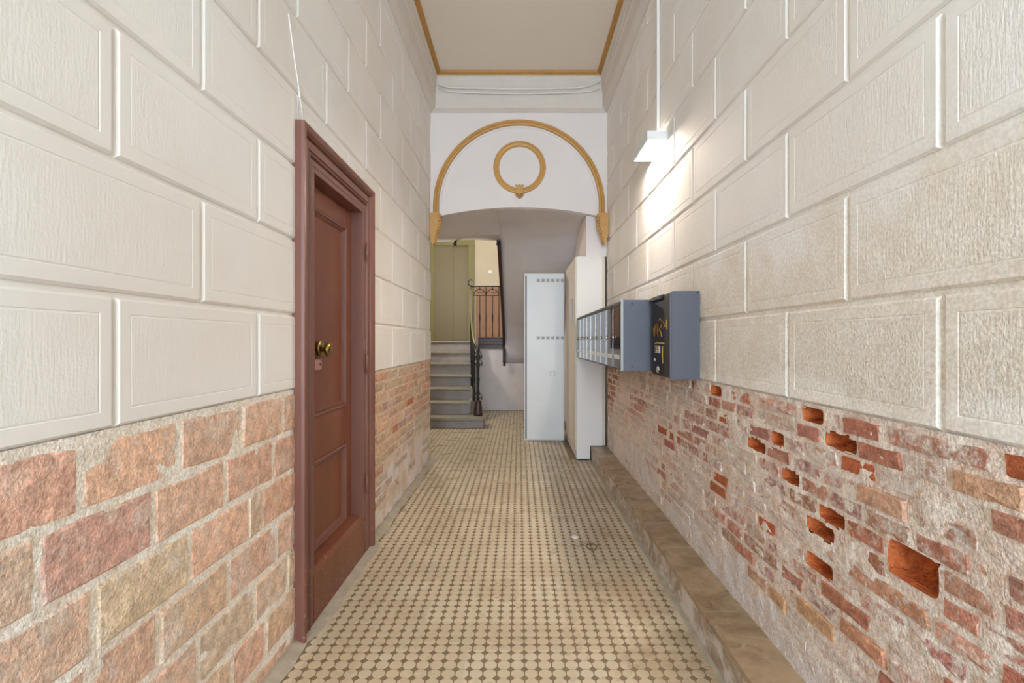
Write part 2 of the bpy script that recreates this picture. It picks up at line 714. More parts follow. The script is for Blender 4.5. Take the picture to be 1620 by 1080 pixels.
def bowl_variants(k, seed):
    """a hollow left by a crumbled brick: rounded rim flush with the mortar, rough floor behind it"""
    out = []
    rnd = random.Random(seed)
    seg = 24
    rings = [(1.07, 0.0), (0.99, -0.002), (0.93, -0.022), (0.80, -0.037), (0.58, -0.043), (0.30, -0.045)]
    for q in range(k):
        ph = rnd.random() * 20
        verts, faces = [], []
        for r, d in rings:
            for s_ in range(seg):
                a = 2 * math.pi * s_ / seg
                c, sn = math.cos(a), math.sin(a)
                f = (abs(c) ** 6 + abs(sn) ** 6) ** (1 / 6)
                u, v = 0.5 * r * c / f, 0.5 * r * sn / f
                nn = mnoise.noise(Vector((u * 5 + ph, v * 4, q))) if r < 0.95 else 0
                verts.append((d * (1 + 0.7 * nn + 0.35 * u), u, v))
        verts.append((-0.044, 0, 0))
        for i in range(len(rings) - 1):
            for s_ in range(seg):
                t = (s_ + 1) % seg
                faces.append((i * seg + s_, i * seg + t, (i + 1) * seg + t, (i + 1) * seg + s_))
        b = (len(rings) - 1) * seg
        for s_ in range(seg):
            faces.append((b + s_, b + (s_ + 1) % seg, len(verts) - 1))
        out.append(mesh('eroded_brick', verts, faces, 'eroded', smooth=True))
    return out


def mortar_bed(name, parent, side, y0, y1, z0, z1, base, amp, mat, res=0.012, holes=(), seed=0.0, ragged=0.0):
    ny, nz = int((y1 - y0) / res), int((z1 - z0) / res)
    verts, faces = [], []
    for i in range(ny + 1):
        for j in range(nz + 1):
            y, z = y0 + (y1 - y0) * i / ny, z0 + (z1 - z0) * j / nz
            p = Vector((y * 9 + seed, z * 9, seed))
            h = mnoise.fractal(p, 0.9, 2.1, 4) * amp
            for a, b, c, d in holes:
                dy, dz = y - (a + b) / 2, z - (c + d) / 2
                if abs(dy) > (b - a) or abs(dz) > (d - c):
                    continue
                f = (abs(2 * dy / (b - a)) ** 6 + abs(2 * dz / (d - c)) ** 6) ** (1 / 6)
                if f < 0.05:
                    continue
                off = math.hypot(dy, dz) * (1 - 1 / f)
                if abs(off) < res * 0.62:          # pull the edge of the bed onto the rim of the hollow
                    y, z = (a + b) / 2 + dy / f, (c + d) / 2 + dz / f
                    h = 0.0
                    break
            if ragged and i == ny:
                y += ragged * mnoise.noise(Vector((z * 14, 3, 1)))
            verts.append((side * (base - h), y, z))
    for i in range(ny):
        for j in range(nz):
            yc, zc = y0 + (y1 - y0) * (i + .5) / ny, z0 + (z1 - z0) * (j + .5) / nz
            q4 = [verts[i * (nz + 1) + j], verts[(i + 1) * (nz + 1) + j], verts[(i + 1) * (nz + 1) + j + 1], verts[i * (nz + 1) + j + 1]]
            yc, zc = sum(v[1] for v in q4) / 4, sum(v[2] for v in q4) / 4
            if any(abs((2 * yc - a - b) / (b - a)) ** 6 + abs((2 * zc - c - d) / (d - c)) ** 6 < 0.97 for a, b, c, d in holes):
                continue
            a = i * (nz + 1) + j
            f = (a, a + nz + 1, a + nz + 2, a + 1)
            faces.append(f if side < 0 else tuple(reversed(f)))
    me = mesh(name, verts, faces, mat, smooth=True)
    o = link(name, me, parent)
    return o


def lay_brick(me, parent, side, base, y0, y1, zc, h, color, smear, jitter=0.004, tilt=0.01):
    o = link('brick', me, parent)
    o.location = (side * (base - random.uniform(-jitter * 0.4, jitter)), (y0 + y1) / 2, zc)
    o.scale = (1, y1 - y0, h)
    o.rotation_euler = (random.uniform(-tilt, tilt), 0, math.pi if side > 0 else 0)
    o.color = lin(color) + (smear,)
    return o


def jit(c, a):
    k = 1 + random.uniform(-a, a)
    return tuple(min(255, max(0, v * k + random.uniform(-5, 5))) for v in c)


# ---- right wall: small old bricks, mortar smeared over them, with eroded hollows
RB = brick_variants('brick', 'brick_right', 10, 0.16, 3)
BOWL = bowl_variants(5, 11)
PITCH = 0.055
ZC = [0.975 - PITCH * i for i in range(16)]
feat = {
    0: [(1.51, 1.62, 'c'), (2.27, 2.39, 'c'), (2.55, 2.66, 'o'), (0.80, 0.95, 'o'), (1.27, 1.415, 'r')],
    1: [(1.36, 1.50, 'c'), (0.905, 1.06, 't'), (1.20, 1.355, 'r'), (1.52, 1.65, 'r')],
    2: [(1.735, 1.82, 'c'), (1.29, 1.43, 'o'), (0.80, 0.975, 'r'), (1.83, 1.99, 'r'), (2.18, 2.30, 'o')],
    3: [(1.865, 2.005, 'c'), (1.185, 1.353, 't'), (0.80, 0.985, 'o'), (1.69, 1.85, 'r')],
    4: [(1.64, 1.745, 'c'), (1.02, 1.16, 'm')],
    5: [(1.885, 2.01, 'o'), (1.41, 1.53, 'c'), (1.094, 1.245, 'C')],
    6: [(1.458, 1.598, 'c'), (1.094, 1.245, 'x'), (2.85, 3.05, 'o'), (3.10, 3.30, 'o')],
    7: [(2.2, 2.36, 'o'), (2.95, 3.15, 'r'), (0.80, 0.95, 'r')],
    8: [(1.464, 1.598, 'c'), (1.785, 1.914, 'o'), (2.22, 2.40, 'o')],
    9: [(1.30, 1.52, 'r'), (0.93, 1.08, 'r')],
    10: [(1.25, 1.43, 'r'), (1.62, 1.75, 'r')],
    11: [(1.452, 1.65, 't'), (1.10, 1.28, 'r')],
    12: [(1.72, 1.84, 't')],
}
REDS = [(190, 126, 102), (180, 116, 96), (198, 142, 118), (186, 134, 116), (204, 154, 130)]
holes = []
n_right = 0
for ci, zc in enumerate(ZC):
    fs = sorted(feat.get(ci, []))
    segs = []
    y = 0.62 + random.uniform(0, 0.1)
    fi = 0
    while y < 5.15:
        nxt = fs[fi] if fi < len(fs) else None
        if nxt and y > nxt[0] - 0.06:
            segs.append(nxt)
            y = nxt[1] + 0.012
            fi += 1
            continue
        L = random.choice((0.142, 0.15, 0.158)) if y < 2.4 else random.choice((0.15, 0.28, 0.29, 0.30))
        if y < 2.4 and random.random() < 0.22:
            L = 0.285
        e = y + L
        if nxt and e > nxt[0] - 0.012:
            e = nxt[0] - 0.012
        segs.append((y, min(e, 5.17), ''))
        y = e + 0.012
    for a, b, k in segs:
        if b - a < 0.03 or k == 'x':
            continue
        z = zc + 0.006 * mnoise.noise(Vector((a * 1.3, ci, 0)))
        h = 0.045
        if k in ('c', 'C'):
            if k == 'C':
                z, h = zc - 0.012, 0.084
            o = link('brick', BOWL[random.randrange(5)], wr)
            o.location = (0.8893, (a + b) / 2, z)
            o.scale = (1.5 if k == 'C' else 1.0, b - a, h)
            o.rotation_euler = (0, 0, math.pi)
            o['label'] = 'hollowed bright orange broken brick'
            holes.append((a, b, z - h / 2, z + h / 2))
            continue
        if k == 't':
            lay_brick(RB[random.randrange(10)], wr, 1, 0.884, a, b, z, 0.050, jit((206, 162, 130), .03), 0.0)
        elif k == 'o':
            lay_brick(RB[random.randrange(10)], wr, 1, 0.889, a, b, z, h, jit((182, 104, 70), .06), 0.12)
        elif k == 'r':
            lay_brick(RB[random.randrange(10)], wr, 1, 0.886, a, b, z, h, jit(random.choice(REDS), .05), 0.17)
        else:
            mid = (a + b) / 2
            # how much mortar lies over it: more towards the floor and the far end
            cover = 0.34 + 0.10 * max(0, min(1, (mid - 1.6) / 2)) + 0.16 * max(0, min(1, (0.72 - z) / 0.5)) \
                + 0.30 * mnoise.noise(Vector((mid * 1.7, z * 4, 2)))
            if (cover > 0.56 and random.random() < 0.62) or (z < 0.35 and random.random() < 0.45):
                continue
            lay_brick(RB[random.randrange(10)], wr, 1, 0.888, a, b, z, h, jit(random.choice(REDS), .09), max(0.12, min(0.6, cover)))
        n_right += 1
mortar_bed('mortar_bed', wr, 1, 0.5, 5.19, 0.02, ZB + 0.004, 0.889, 0.006, 'mortar_right', 0.009, holes, 4.0)

# ---- left wall, near the camera: large terracotta blocks
LB = brick_variants('brick', 'brick_left', 8, 0.07, 5)
LZ = [0.921, 0.769, 0.616, 0.464, 0.312, 0.160, 0.02]
LJ = [[0.44, 0.745, 1.049, 1.352, 1.655, 1.943, 2.09],
      [0.35, 0.655, 0.955, 1.258, 1.565, 1.871, 2.09],
      [0.48, 0.782, 1.082, 1.396, 1.700, 1.785, 2.09],
      [0.67, 0.97, 1.276, 1.579, 1.897, 2.09],
      [0.52, 0.83, 1.12, 1.43, 1.74, 1.985, 2.09],
      [0.68, 0.98, 1.29, 1.60, 1.81, 2.09],
      [0.52, 0.83, 1.14, 1.45, 1.75, 2.09]]
LC = [(228, 190, 164), (224, 184, 158), (230, 196, 170), (224, 182, 160), (228, 188, 160)]
for ci, (zc, js) in enumerate(zip(LZ, LJ)):
    for a, b in zip(js[:-1], js[1:]):
        c = jit(random.choice(LC), .05)
        sm = 0.27 + 0.10 * random.random()
        if b - a < 0.12 or random.random() < 0.03 or (ci == 1 and a < 0.7) or (ci > 3 and random.random() < 0.3):
            c = jit((226, 198, 170), .03)
        h = 0.141 if ci < 6 else 0.09
        lay_brick(LB[random.randrange(8)], wl, -1, 0.8885, a + 0.005, b - 0.005, zc, h, c, sm, 0.003, 0.004)
mortar_bed('mortar_bed', wl, -1, 0.35, 2.11, 0.0, ZB + 0.004, 0.8912, 0.0035, 'mortar_left', 0.0125, (), 1.0)

# ---- left wall beyond the door: thin bricks
TB = brick_variants('brick', 'brick_thin', 8, 0.14, 9)
TCOL = [(212, 172, 142), (206, 164, 136), (212, 180, 152), (202, 164, 140), (214, 184, 158)]
z = 0.968
row = 0
while z > 0.12:
    y = 3.05 - (0.0 if row % 2 else 0.14) + random.uniform(0, 0.04)
    while y < YE - 0.04:
        e = min(y + random.choice((0.27, 0.28, 0.29, 0.14)), YE - 0.004)
        a = max(y, 3.055)
        diag = 0.62 - 0.22 * (YE - 0.5 * (a + e)) / 1.6          # pale efflorescence low on the wall
        sm = 0.26 + (0.16 if z < diag else 0) + random.uniform(-.06, .08)
        skip = z < 0.42 and random.random() < 0.5
        if e - a > 0.05 and not skip:
            c = jit(random.choice(TCOL), .06)
            if z < diag:
                c = jit((192, 162, 148), .06)
            if random.random() < 0.06:
                c = (194, 132, 100)
                sm = 0.1
            lay_brick(TB[random.randrange(8)], wl, -1, 0.887, a, e, z, 0.054, c, sm, 0.004, 0.008)
        y = e + 0.011
    z -= 0.066
    row += 1
mortar_bed('mortar_bed', wl, -1, 3.04, YE, 0.0, ZB + 0.004, 0.891, 0.005, 'mortar_thin', 0.0125, (), 7.0, 0.012)

# ------------------------------------------------------------------ arched end wall
arc = []
for i in range(25):
    x = -0.87 + 1.74 * i / 24
    arc.append((x, 2.435 + 0.105 * (1 - (x / 0.87) ** 2)))
poly = [(-0.90, 3.95), (0.92, 3.95), (0.92, 2.435)] + list(reversed(arc)) + [(-0.90, 2.435)]
wb = prism('wall_back', poly, YE, YE + 0.06, 'tympanum', XZ)
tag(wb, 'white wall over the low arch at the end of the hall', 'wall', kind='structure')
pier = prism('wall_pier', [(0.685, 2.06), (0.685, 2.56), (0.93, 2.56), (0.93, 2.06)], YE + 0.08, 6.25, 'tympanum', XZ)
tag(pier, 'short white pier above the tall white cupboard', 'wall', kind='structure')
rt = prism('wall_return', [(-1.9, 0), (-1.9, 3.9), (-1.2, 3.9), (-1.2, 0)], YE, YE + 0.2, 'lilac', XZ)
tag(rt, 'stair hall wall hidden behind the left plaster wall', 'wall', kind='structure')

# ceiling and cornice
cl = box('ceiling', -1.2, 1.2, -4.5, YE + 0.06, 3.86, 4.0, 'ceiling')
tag(cl, 'flat beige ceiling above the hall', 'ceiling', kind='structure')
U = [(-W, -4.45), (-W, YE), (W, YE), (W, -4.45)]
t1 = sweep('trim_1', U, [(-0.005, 3.487), (0.012, 3.487), (0.05, 3.515), (0.055, 3.535), (0.055, 3.665), (0.062, 3.672), (0.062, 3.72), (0.068, 3.73),
                         (0.068, 3.79), (0.075, 3.80), (0.078, 3.858), (-0.005, 3.858)], XY, 'cornice')
tag(t1, 'white stepped cornice and plain frieze under the ceiling', 'cornice', kind='structure')
t2 = sweep('trim_2', U, [(0.076, 3.825), (0.086, 3.825), (0.09, 3.835), (0.108, 3.838), (0.112, 3.8598), (0.076, 3.8598)], XY, 'gold_dark')
tag(t2, 'thin ochre moulding framing the ceiling', 'moulding', kind='structure')

# gold arch moulding with corbels
R, zc0 = 0.832, 2.556
path = [(-R, 2.45), (-R, 2.50)] + [(-R * math.cos(a), zc0 + R * math.sin(a)) for a in [math.pi * i / 48 for i in range(49)]] + [(R, 2.50), (R, 2.45)]
t3 = empty('trim_3', (0, YE, 2.45), 'ochre semicircular arch moulding resting on two leafy corbels', 'moulding', kind='structure')
am = sweep('arch_moulding', path, [(-0.030, YE), (-0.028, YE - 0.016), (-0.018, YE - 0.024), (-0.008, YE - 0.018), (-0.002, YE - 0.012), (0.006, YE - 0.018),
                                   (0.014, YE - 0.030), (0.024, YE - 0.028), (0.030, YE - 0.012), (0.030, YE)], XZ, 'gold', parent=t3)
iw = sweep('white_fillet', path, [(0.032, YE), (0.033, YE - 0.010), (0.050, YE - 0.010), (0.056, YE)], XZ, 'tympanum', parent=t3)


def corbel(s):
    pts = [(0, 2.465), (0.098, 2.465), (0.102, 2.44), (0.094, 2.425), (0.098, 2.40), (0.102, 2.36), (0.095, 2.32), (0.078, 2.28), (0.066, 2.25),
           (0.055, 2.225), (0.058, 2.20), (0.052, 2.17), (0.036, 2.155), (0.020, 2.165), (0.014, 2.20), (0.0, 2.24)]
    o = prism('corbel', [(s * (W - 0.002 - a), b) for a, b in pts], YE - 0.085, YE - 0.001, 'gold', XZ, t3)
    rnd = random.Random(4)
    lf = []
    for i in range(9):
        t = i / 8
        zz = 2.43 - 0.25 * t
        xx = 0.098 - 0.05 * max(0, t - 0.35) / 0.65
        lf.append((xx, zz))
    for i, (a, b) in enumerate(lf):
        r = 0.020 - 0.006 * abs(i / 8 - .4)
        cx = s * (W - a)
        lathe('leaf', [(0.002, -r), (r * .75, -r * .6), (r, 0), (r * .7, r * .65), (0.002, r)], (cx - s * 0.004, YE - 0.078 - 0.008 * (i % 2), b), (s * .3, -1, .4), 'gold', o, 8)
    lathe('scroll', [(0.003, -0.045), (0.02, -0.043), (0.022, 0.03), (0.003, 0.035)], (s * (W - 0.098), YE - 0.045, 2.435), (0, 1, 0), 'gold', o, 10)
    return o


corbel(-1)
corbel(1)

t4 = empty('trim_4', (0.006, YE, 2.94), 'ochre ring moulding on the white wall above the arch', 'moulding', kind='structure')
ringp = [(0.006 + 0.2345 * math.cos(2 * math.pi * i / 56), 2.939 + 0.2345 * math.sin(2 * math.pi * i / 56)) for i in range(56)]
sweep('ring', ringp, [(-0.029, YE), (-0.027, YE - 0.013), (-0.015, YE - 0.022), (0.0, YE - 0.026), (0.012, YE - 0.020), (0.022, YE - 0.018), (0.029, YE - 0.010), (0.029, YE)],
      XZ, 'gold', closed=True, parent=t4)
prism('clasp', [(-0.030, 2.753), (0.042, 2.753), (0.038, 2.70), (0.047, 2.68), (0.006, 2.664), (-0.035, 2.68), (-0.026, 2.70)], YE - 0.034, YE, 'gold', XZ, t4)
for dx, dz, r in ((-0.026, 2.664, .014), (0.038, 2.664, .014), (0.006, 2.668, .017), (-0.014, 2.645, .013), (0.026, 2.645, .013), (0.006, 2.636, .013), (-0.027, 2.755, .010), (0.039, 2.755, .010), (0.006, 2.757, .010)):
    lathe('bud', [(0.001, -r), (r * .75, -r * .6), (r, 0), (r * .7, r * .65), (0.001, r)], (dx, YE - 0.016, dz), (0, -1, 0), 'gold', t4, 10)

# two loose white cables along the end cornice
for i, (sag, zz, dy) in enumerate(((0.018, 3.705, 0.085), (0.03, 3.672, 0.078))):
    pts = []
    for k in range(15):
        u = k / 14
        pts.append((-0.80 + 1.60 * u, YE - dy, zz + (0.022 if u in (0, 1) else 0) - sag * 4 * u * (1 - u) + (0.03 * max(0, u - .86) / .14 if i == 0 else 0)))
    c = tube('cable', pts, 0.0085, 'whitepvc', None, 8)
    tag(c, ('upper' if i == 0 else 'lower') + ' white cable slung along the cornice of the end wall', 'cable', 'cables on the end cornice')

# ------------------------------------------------------------------ floor
fl = box('floor', -1.9, 1.25, -4.5, 10.4, -0.12, -0.0015, 'grout')
tag(fl, 'floor of small cream octagon tiles with brown joints', 'floor', kind='structure')
S = 0.0502


def tile_outline(h=0.0231, c=0.0138, r=0.0022):
    # rounded octagon
    pts = []
    b = h - c
    for sx, sy, flip in ((1, 1, False), (-1, 1, True), (-1, -1, False), (1, -1, True)):
        q = [(h, b - r), (h - r * .6, b + r * .75), (b + r * .75, h - r * .6), (b - r, h)]
        q = [(x * sx, y * sy) for x, y in q]
        pts += list(reversed(q)) if flip else q
    return pts


OL = tile_outline()
NO = len(OL)


def tile_geo(cx, cy, dz, verts, faces):
    b = len(verts)
    for x, y in OL:
        verts.append((cx + x, cy + y, -0.0018))
    for x, y in OL:
        verts.append((cx + x * 0.975, cy + y * 0.975, 0.0002 + dz))
    for i in range(NO):
        j = (i + 1) % NO
        faces.append((b + i, b + j, b + NO + j, b + NO + i))
    faces.append(tuple(b + NO + i for i in range(NO)))


tv, tf = [], []
tile_geo(0, 0, 0, tv, tf)
tile_me = mesh('octagon_tile', tv, tf, 'tile')
X0, Y0 = -0.005, 1.967
near, rest = [], []
for r in range(-14, 139):
    y = Y0 + r * S
    for c in range(-36, 18):
        x = X0 + c * S
        if y < YE + 0.05:
            if x < -0.825 + 0.02 * mnoise.noise(Vector((0, y * 6, 0))) or x > 0.715:
                continue
        else:
            if x < -1.75 or x > 0.62 or y > 8.88:
                continue
            if x > 0.52 and y < 6.3:
                continue
        px = 821 + x / y * 818
        py = 539 + H / y * 818
        if py < 1080 + 6 and 430 < px < 1200:
            near.append((y, x))
        else:
            rest.append((y, x))
near.sort()
rest += near[300:]
near = near[:300]
for y, x in near:
    o = link('octagon_tile', tile_me, fl)
    o.location = (x, y, 0)
    o.matrix_parent_inverse.translation = -fl.location
tv, tf = [], []
for y, x in rest:
    tile_geo(x, y, random.uniform(-0.0003, 0.0002), tv, tf)
ts = link('octagon_tile_field', mesh('octagon_tile_field', tv, tf, 'tile'), fl)
ts.matrix_parent_inverse.translation = -fl.location
tag(ts, kind='stuff')


def fillet(name, pts, parent):
    """pts: list of (y, x_wall, width, height): a trowelled cement wedge along the left wall"""
    verts, faces = [], []
    for y, xw, w, h in pts:
        verts += [(xw - 0.01, y, -0.002), (xw - 0.01, y, h), (xw + w * .35, y, h * .45), (xw + w, y, 0.0012)]
    for i in range(len(pts) - 1):
        for q in range(3):
            faces.append((i * 4 + q, i * 4 + 4 + q, i * 4 + 5 + q, i * 4 + 1 + q))
    me = mesh(name, verts, faces, 'cement', smooth=True)
    fix(me)
    o = link(name, me)
    put_on_mesh(o, parent)
    return o


fp = []
for i in range(90):
    y = 0.7 + i * (5.17 - 0.7) / 89
    nse = mnoise.noise(Vector((y * 5, 0, 0)))
    nse2 = mnoise.noise(Vector((y * 17, 4, 0)))
    w = 0.055 + 0.025 * nse + 0.010 * nse2
    h = 0.030 + 0.015 * nse2
    if 2.06 < y < 3.08:
        h = 0.010
        w = 0.075 + 0.02 * nse
    if y > 4.9:
        h += 0.05 * (y - 4.9) / .27
        w += 0.03 * (y - 4.9) / .27
    fp.append((y, -0.890, w, h))
fillet('cement_fillet', fp, fl)

# ------------------------------------------------------------------ stone ledge along the right wall
led = empty('stone_ledge', (0.8, 0.5, 0), 'low brown stone ledge running along the foot of the crumbling brick wall', 'ledge', kind='structure')
js = [0.45, 0.77, 1.40, 2.026, 2.66, 3.29, 3.92, 4.55, 5.185]
for a, b in zip(js[:-1], js[1:]):
    box('slab', 0.722, 0.915, a + 0.0015, b - 0.0015, 0.116, 0.140 + random.uniform(-.001, .001), 'marble', led, 0.004)
    box('seam', 0.7245, 0.90, b - 0.0025, b + 0.0025, 0.100, 0.1395, 'cement', led)
    box('riser', 0.726, 0.90, a + 0.001, b - 0.001, 0.0, 0.1155, 'riser', led, 0.002)
box('cement_joint', 0.705, 0.727, 0.5, 5.18, -0.002, 0.006, 'cement', led, 0.003)

# ------------------------------------------------------------------ door in the left wall
door = empty('door_1', (-0.9, 2.56, 0), 'dark oxblood panelled wooden door with moulded frame and brass knob', 'door', kind='structure')
XF = -0.855
# architrave: outer band, mouldings
PYZ = lambda a, b, n: (n, a, b)
up = [(2.178, 0.0), (2.178, 1.94), (2.912, 1.94), (2.912, 0.0)]
# travelling up, right of travel is +Y (inside), so outwards is a negative offset
prof = [(0.0, -0.94), (0.0, -0.868), (-0.022, -0.868), (-0.024, -0.876), (-0.030, -0.876), (-0.034, -0.864), (-0.040, -0.862), (-0.044, -0.872), (-0.050, -0.872),
        (-0.053, -0.866), (-0.086, -0.866), (-0.089, -0.874), (-0.094, -0.874), (-0.098, -0.862), (-0.108, -0.850), (-0.124, -0.845), (-0.133, -0.848), (-0.135, -0.86), (-0.135, -0.90)]
sweep('architrave', up, prof, PYZ, 'frame', parent=door)
# side plinths and jamb lining
box('jamb', -1.0, -0.870, 2.880, 2.912, 0.0, 1.94, 'frame', door, 0.002)
box('jamb', -1.0, -0.870, 2.176, 2.200, 0.0, 1.94, 'frame', door, 0.002)
box('jamb_head', -1.0, -0.870, 2.200, 2.880, 1.915, 1.942, 'frame', door, 0.002)
XL = -0.935
leaf = box('leaf', XL - 0.04, XL - 0.012, 2.20, 2.88, 0.02, 1.915, 'door', door)
# stiles, rails
yp0, yp1 = 2.345, 2.775
box('stile', XL - 0.02, XL, 2.20, yp0, 0.02, 1.915, 'door', door, 0.002)
box('stile', XL - 0.02, XL, yp1, 2.88, 0.02, 1.915, 'door', door, 0.002)
for z0, z1 in ((0.02, 0.25), (0.64, 0.86), (1.80, 1.915)):
    box('rail', XL - 0.02, XL, yp0, yp1, z0, z1, 'door', door, 0.002)
pm = [(0.0, XL - 0.02), (0.0, XL + 0.006), (0.006, XL + 0.010), (0.014, XL + 0.008), (0.018, XL - 0.001), (0.024, XL + 0.001), (0.030, XL - 0.008), (0.036, XL - 0.014), (0.036, XL - 0.02)]
pm = [(a - 0.010, b) for a, b in pm]
for z0, z1 in ((0.25, 0.64), (0.86, 1.80)):
    rect = [(yp0, z0), (yp0, z1), (yp1, z1), (yp1, z0)]
    sweep('panel_moulding', rect, pm, PYZ, 'frame', closed=True, parent=door)
    box('panel', XL - 0.022, XL - 0.0115, yp0 + 0.03, yp1 - 0.03, z0 + 0.03, z1 - 0.03, 'door', door, 0.0)
# high kick board across the bottom, battered
kb = prism('kick_board', [(-0.94, 0.0), (-0.868, 0.0), (-0.868, 0.205), (-0.885, 0.225), (-0.94, 0.24)], 2.19, 2.905, 'door', lambda a, b, n: (a, n, b), door)
# knob and rose plate
rose = lathe('rose_plate', [(0.002, -0.004), (0.037, -0.003), (0.040, 0.002), (0.034, 0.007), (0.020, 0.009), (0.002, 0.010)], (XL, 2.436, 1.166), (1, 0, 0), 'brass', door, 28)
lathe('knob', [(0.011, 0.004), (0.010, 0.016), (0.014, 0.020), (0.026, 0.025), (0.033, 0.033), (0.034, 0.040), (0.030, 0.047), (0.018, 0.051), (0.002, 0.052)],
      (XL, 2.436, 1.160), (1, 0, 0), 'brass', rose, 28)
lk = box('lock_plate', XL - 0.002, XL + 0.008, 2.32, 2.435, 1.064, 1.114, 'pinklock', door, 0.004)
lathe('keyhole', [(0.001, 0.0), (0.006, 0.0), (0.006, 0.0015), (0.001, 0.0015)], (XL + 0.0081, 2.410, 1.090), (1, 0, 0), 'dark', lk, 10)
for zz in (0.395, 1.07, 1.70):
    lathe('hinge', [(0.001, -0.062), (0.005, -0.056), (0.003, -0.048), (0.008, -0.044), (0.008, 0.044), (0.003, 0.048), (0.005, 0.056), (0.001, 0.062)],
          (-0.859, 2.921, zz), (0, 0, 1), 'frame', door, 12)

# ------------------------------------------------------------------ mailboxes
XM = 0.591
bank = empty('mailbox_bank', (0.74, 4.06, 1.03), 'long blue-grey bank of mirrored mailboxes mounted on the right wall', 'mailboxes')
box('casing', XM + 0.004, 0.882, 2.95, 5.175, 1.028, 1.435, 'greybox', bank, 0.002)
nb = 9
wd = (5.165 - 2.96) / nb
for i in range(nb):
    a, b = 2.96 + i * wd, 2.96 + (i + 1) * wd
    d = box('door', XM - 0.008, XM + 0.003, a + 0.003, b - 0.003, 1.040, 1.424, 'mirror', bank, 0.0015)
    lathe('lock', [(0.001, 0), (0.011, 0), (0.011, 0.007), (0.007, 0.010), (0.001, 0.010)], (XM - 0.008, b - 0.03, 1.222), (-1, 0, 0), 'chrome', d, 14)
    box('name_plate', XM - 0.0105, XM - 0.0075, a + 0.05, b - 0.05, 1.092, 1.118, 'whitepvc', d)
    box('edge_trim', XM - 0.010, XM - 0.0078, a + 0.003, a + 0.008, 1.042, 1.404, 'trimmetal', d)
    box('slot_cover', XM - 0.012, XM - 0.0075, a + 0.006, b - 0.006, 1.405, 1.422, 'blackbox', d, 0.001)
box('edge_strip', XM - 0.010, XM + 0.006, 2.951, 2.9595, 1.028, 1.435, 'trimmetal', bank, 0.001)
for yy, zz in ((0.645, 1.412), (0.645, 1.052)):
    lathe('rivet', [(0.001, 0), (0.004, 0), (0.003, 0.002), (0.001, 0.002)], (yy, 2.950, zz), (0, -1, 0), 'dark', bank, 8)

mb = empty('wall_mailbox', (0.81, 2.7, 1.012), 'single black and grey mailbox with yellow graffiti in front of the mirrored mailboxes', 'mailbox')
XB = 0.738
body = prism('body', [(0.8825, 1.012), (0.8825, 1.444), (XB + 0.014, 1.444), (XB + 0.004, 1.440), (XB, 1.430), (XB, 1.024), (XB + 0.004, 1.015), (XB + 0.014, 1.012)], 2.525, 2.532, 'greybox', XZ, mb)
front = prism('front_shell', [(0.8825, 1.012), (0.8825, 1.444), (XB + 0.03, 1.444), (XB + 0.006, 1.436), (XB + 0.0015, 1.425), (XB + 0.0015, 1.026), (XB + 0.005, 1.017), (XB + 0.014, 1.014)], 2.532, 2.872, 'blackbox', XZ, mb)
hood = prism('hood', [(0.80, 1.446), (XB - 0.004, 1.436), (XB - 0.013, 1.420), (XB - 0.010, 1.412), (XB + 0.01, 1.424)], 2.66, 2.88, 'blackbox', XZ, mb)
for k in range(3):
    box('hood_rib', XB - 0.012 + 0.010 * k, XB - 0.006 + 0.010 * k, 2.67, 2.875, 1.418 + 0.009 * k, 1.424 + 0.009 * k, 'greybox', hood, 0.001)
box('side_edge', XB - 0.001, XB + 0.010, 2.524, 2.536, 1.02, 1.436, 'greybox', mb, 0.004)


def on_face(s, y):
    """s: 0 far .. 1 near on the front face of the single mailbox, y: height above floor"""
    return (XB - 0.0005, 2.834 + (2.569 - 2.834) * s, y)


tagg = [
    [(0.0, 1.270), (0.06, 1.225), (0.13, 1.285), (0.17, 1.228), (0.24, 1.292), (0.28, 1.232), (0.36, 1.300), (0.33, 1.222)],
    [(0.36, 1.300), (0.46, 1.316), (0.60, 1.306), (0.62, 1.285), (0.52, 1.268), (0.42, 1.258)],
    [(0.42, 1.258), (0.52, 1.252), (0.62, 1.222)],
    [(0.70, 1.300), (0.84, 1.276), (0.98, 1.270)],
    [(0.98, 1.306), (0.86, 1.284), (0.74, 1.262)],
    [(0.95, 1.296), (0.97, 1.256)],
]
for st in tagg:
    tube('graffiti_stroke', [on_face(*p) for p in st], 0.0026, 'tagpaint', front, 6)
tube('graffiti_stroke', [on_face(0.10, 1.184), on_face(0.3, 1.190), on_face(0.78, 1.186)], 0.0045, 'tagpaint', front, 6)
tube('graffiti_stroke', [on_face(0.68, 1.172), on_face(0.66, 1.13), on_face(0.70, 1.085)], 0.0038, 'tagpaint', front, 6)
lab = box('label_plate', XB - 0.002, XB + 0.001, 2.708, 2.803, 1.137, 1.174, 'paper', front)
for st in ([(0.16, 1.142), (0.16, 1.170)], [(0.22, 1.142), (0.22, 1.169), (0.29, 1.168), (0.29, 1.156), (0.22, 1.155)], [(0.42, 1.169), (0.34, 1.169), (0.34, 1.143), (0.42, 1.143)], [(0.34, 1.156), (0.40, 1.156)]):
    tube('letter_stroke', [(XB - 0.0022, on_face(*p)[1], p[1]) for p in st], 0.0022, 'dark', lab, 5)
lathe('lock', [(0.001, 0), (0.020, 0), (0.020, 0.004), (0.013, 0.010), (0.001, 0.011)], (XB, 2.732, 1.050), (-1, 0, 0), 'chrome', mb, 18)
box('sticker', XB - 0.001, XB + 0.001, 2.80, 2.825, 1.092, 1.106, 'paper', mb)
lathe('rivet', [(0.001, 0), (0.004, 0), (0.003, 0.002), (0.001, 0.002)], (0.872, 2.525, 1.436), (0, -1, 0), 'dark', mb, 8)

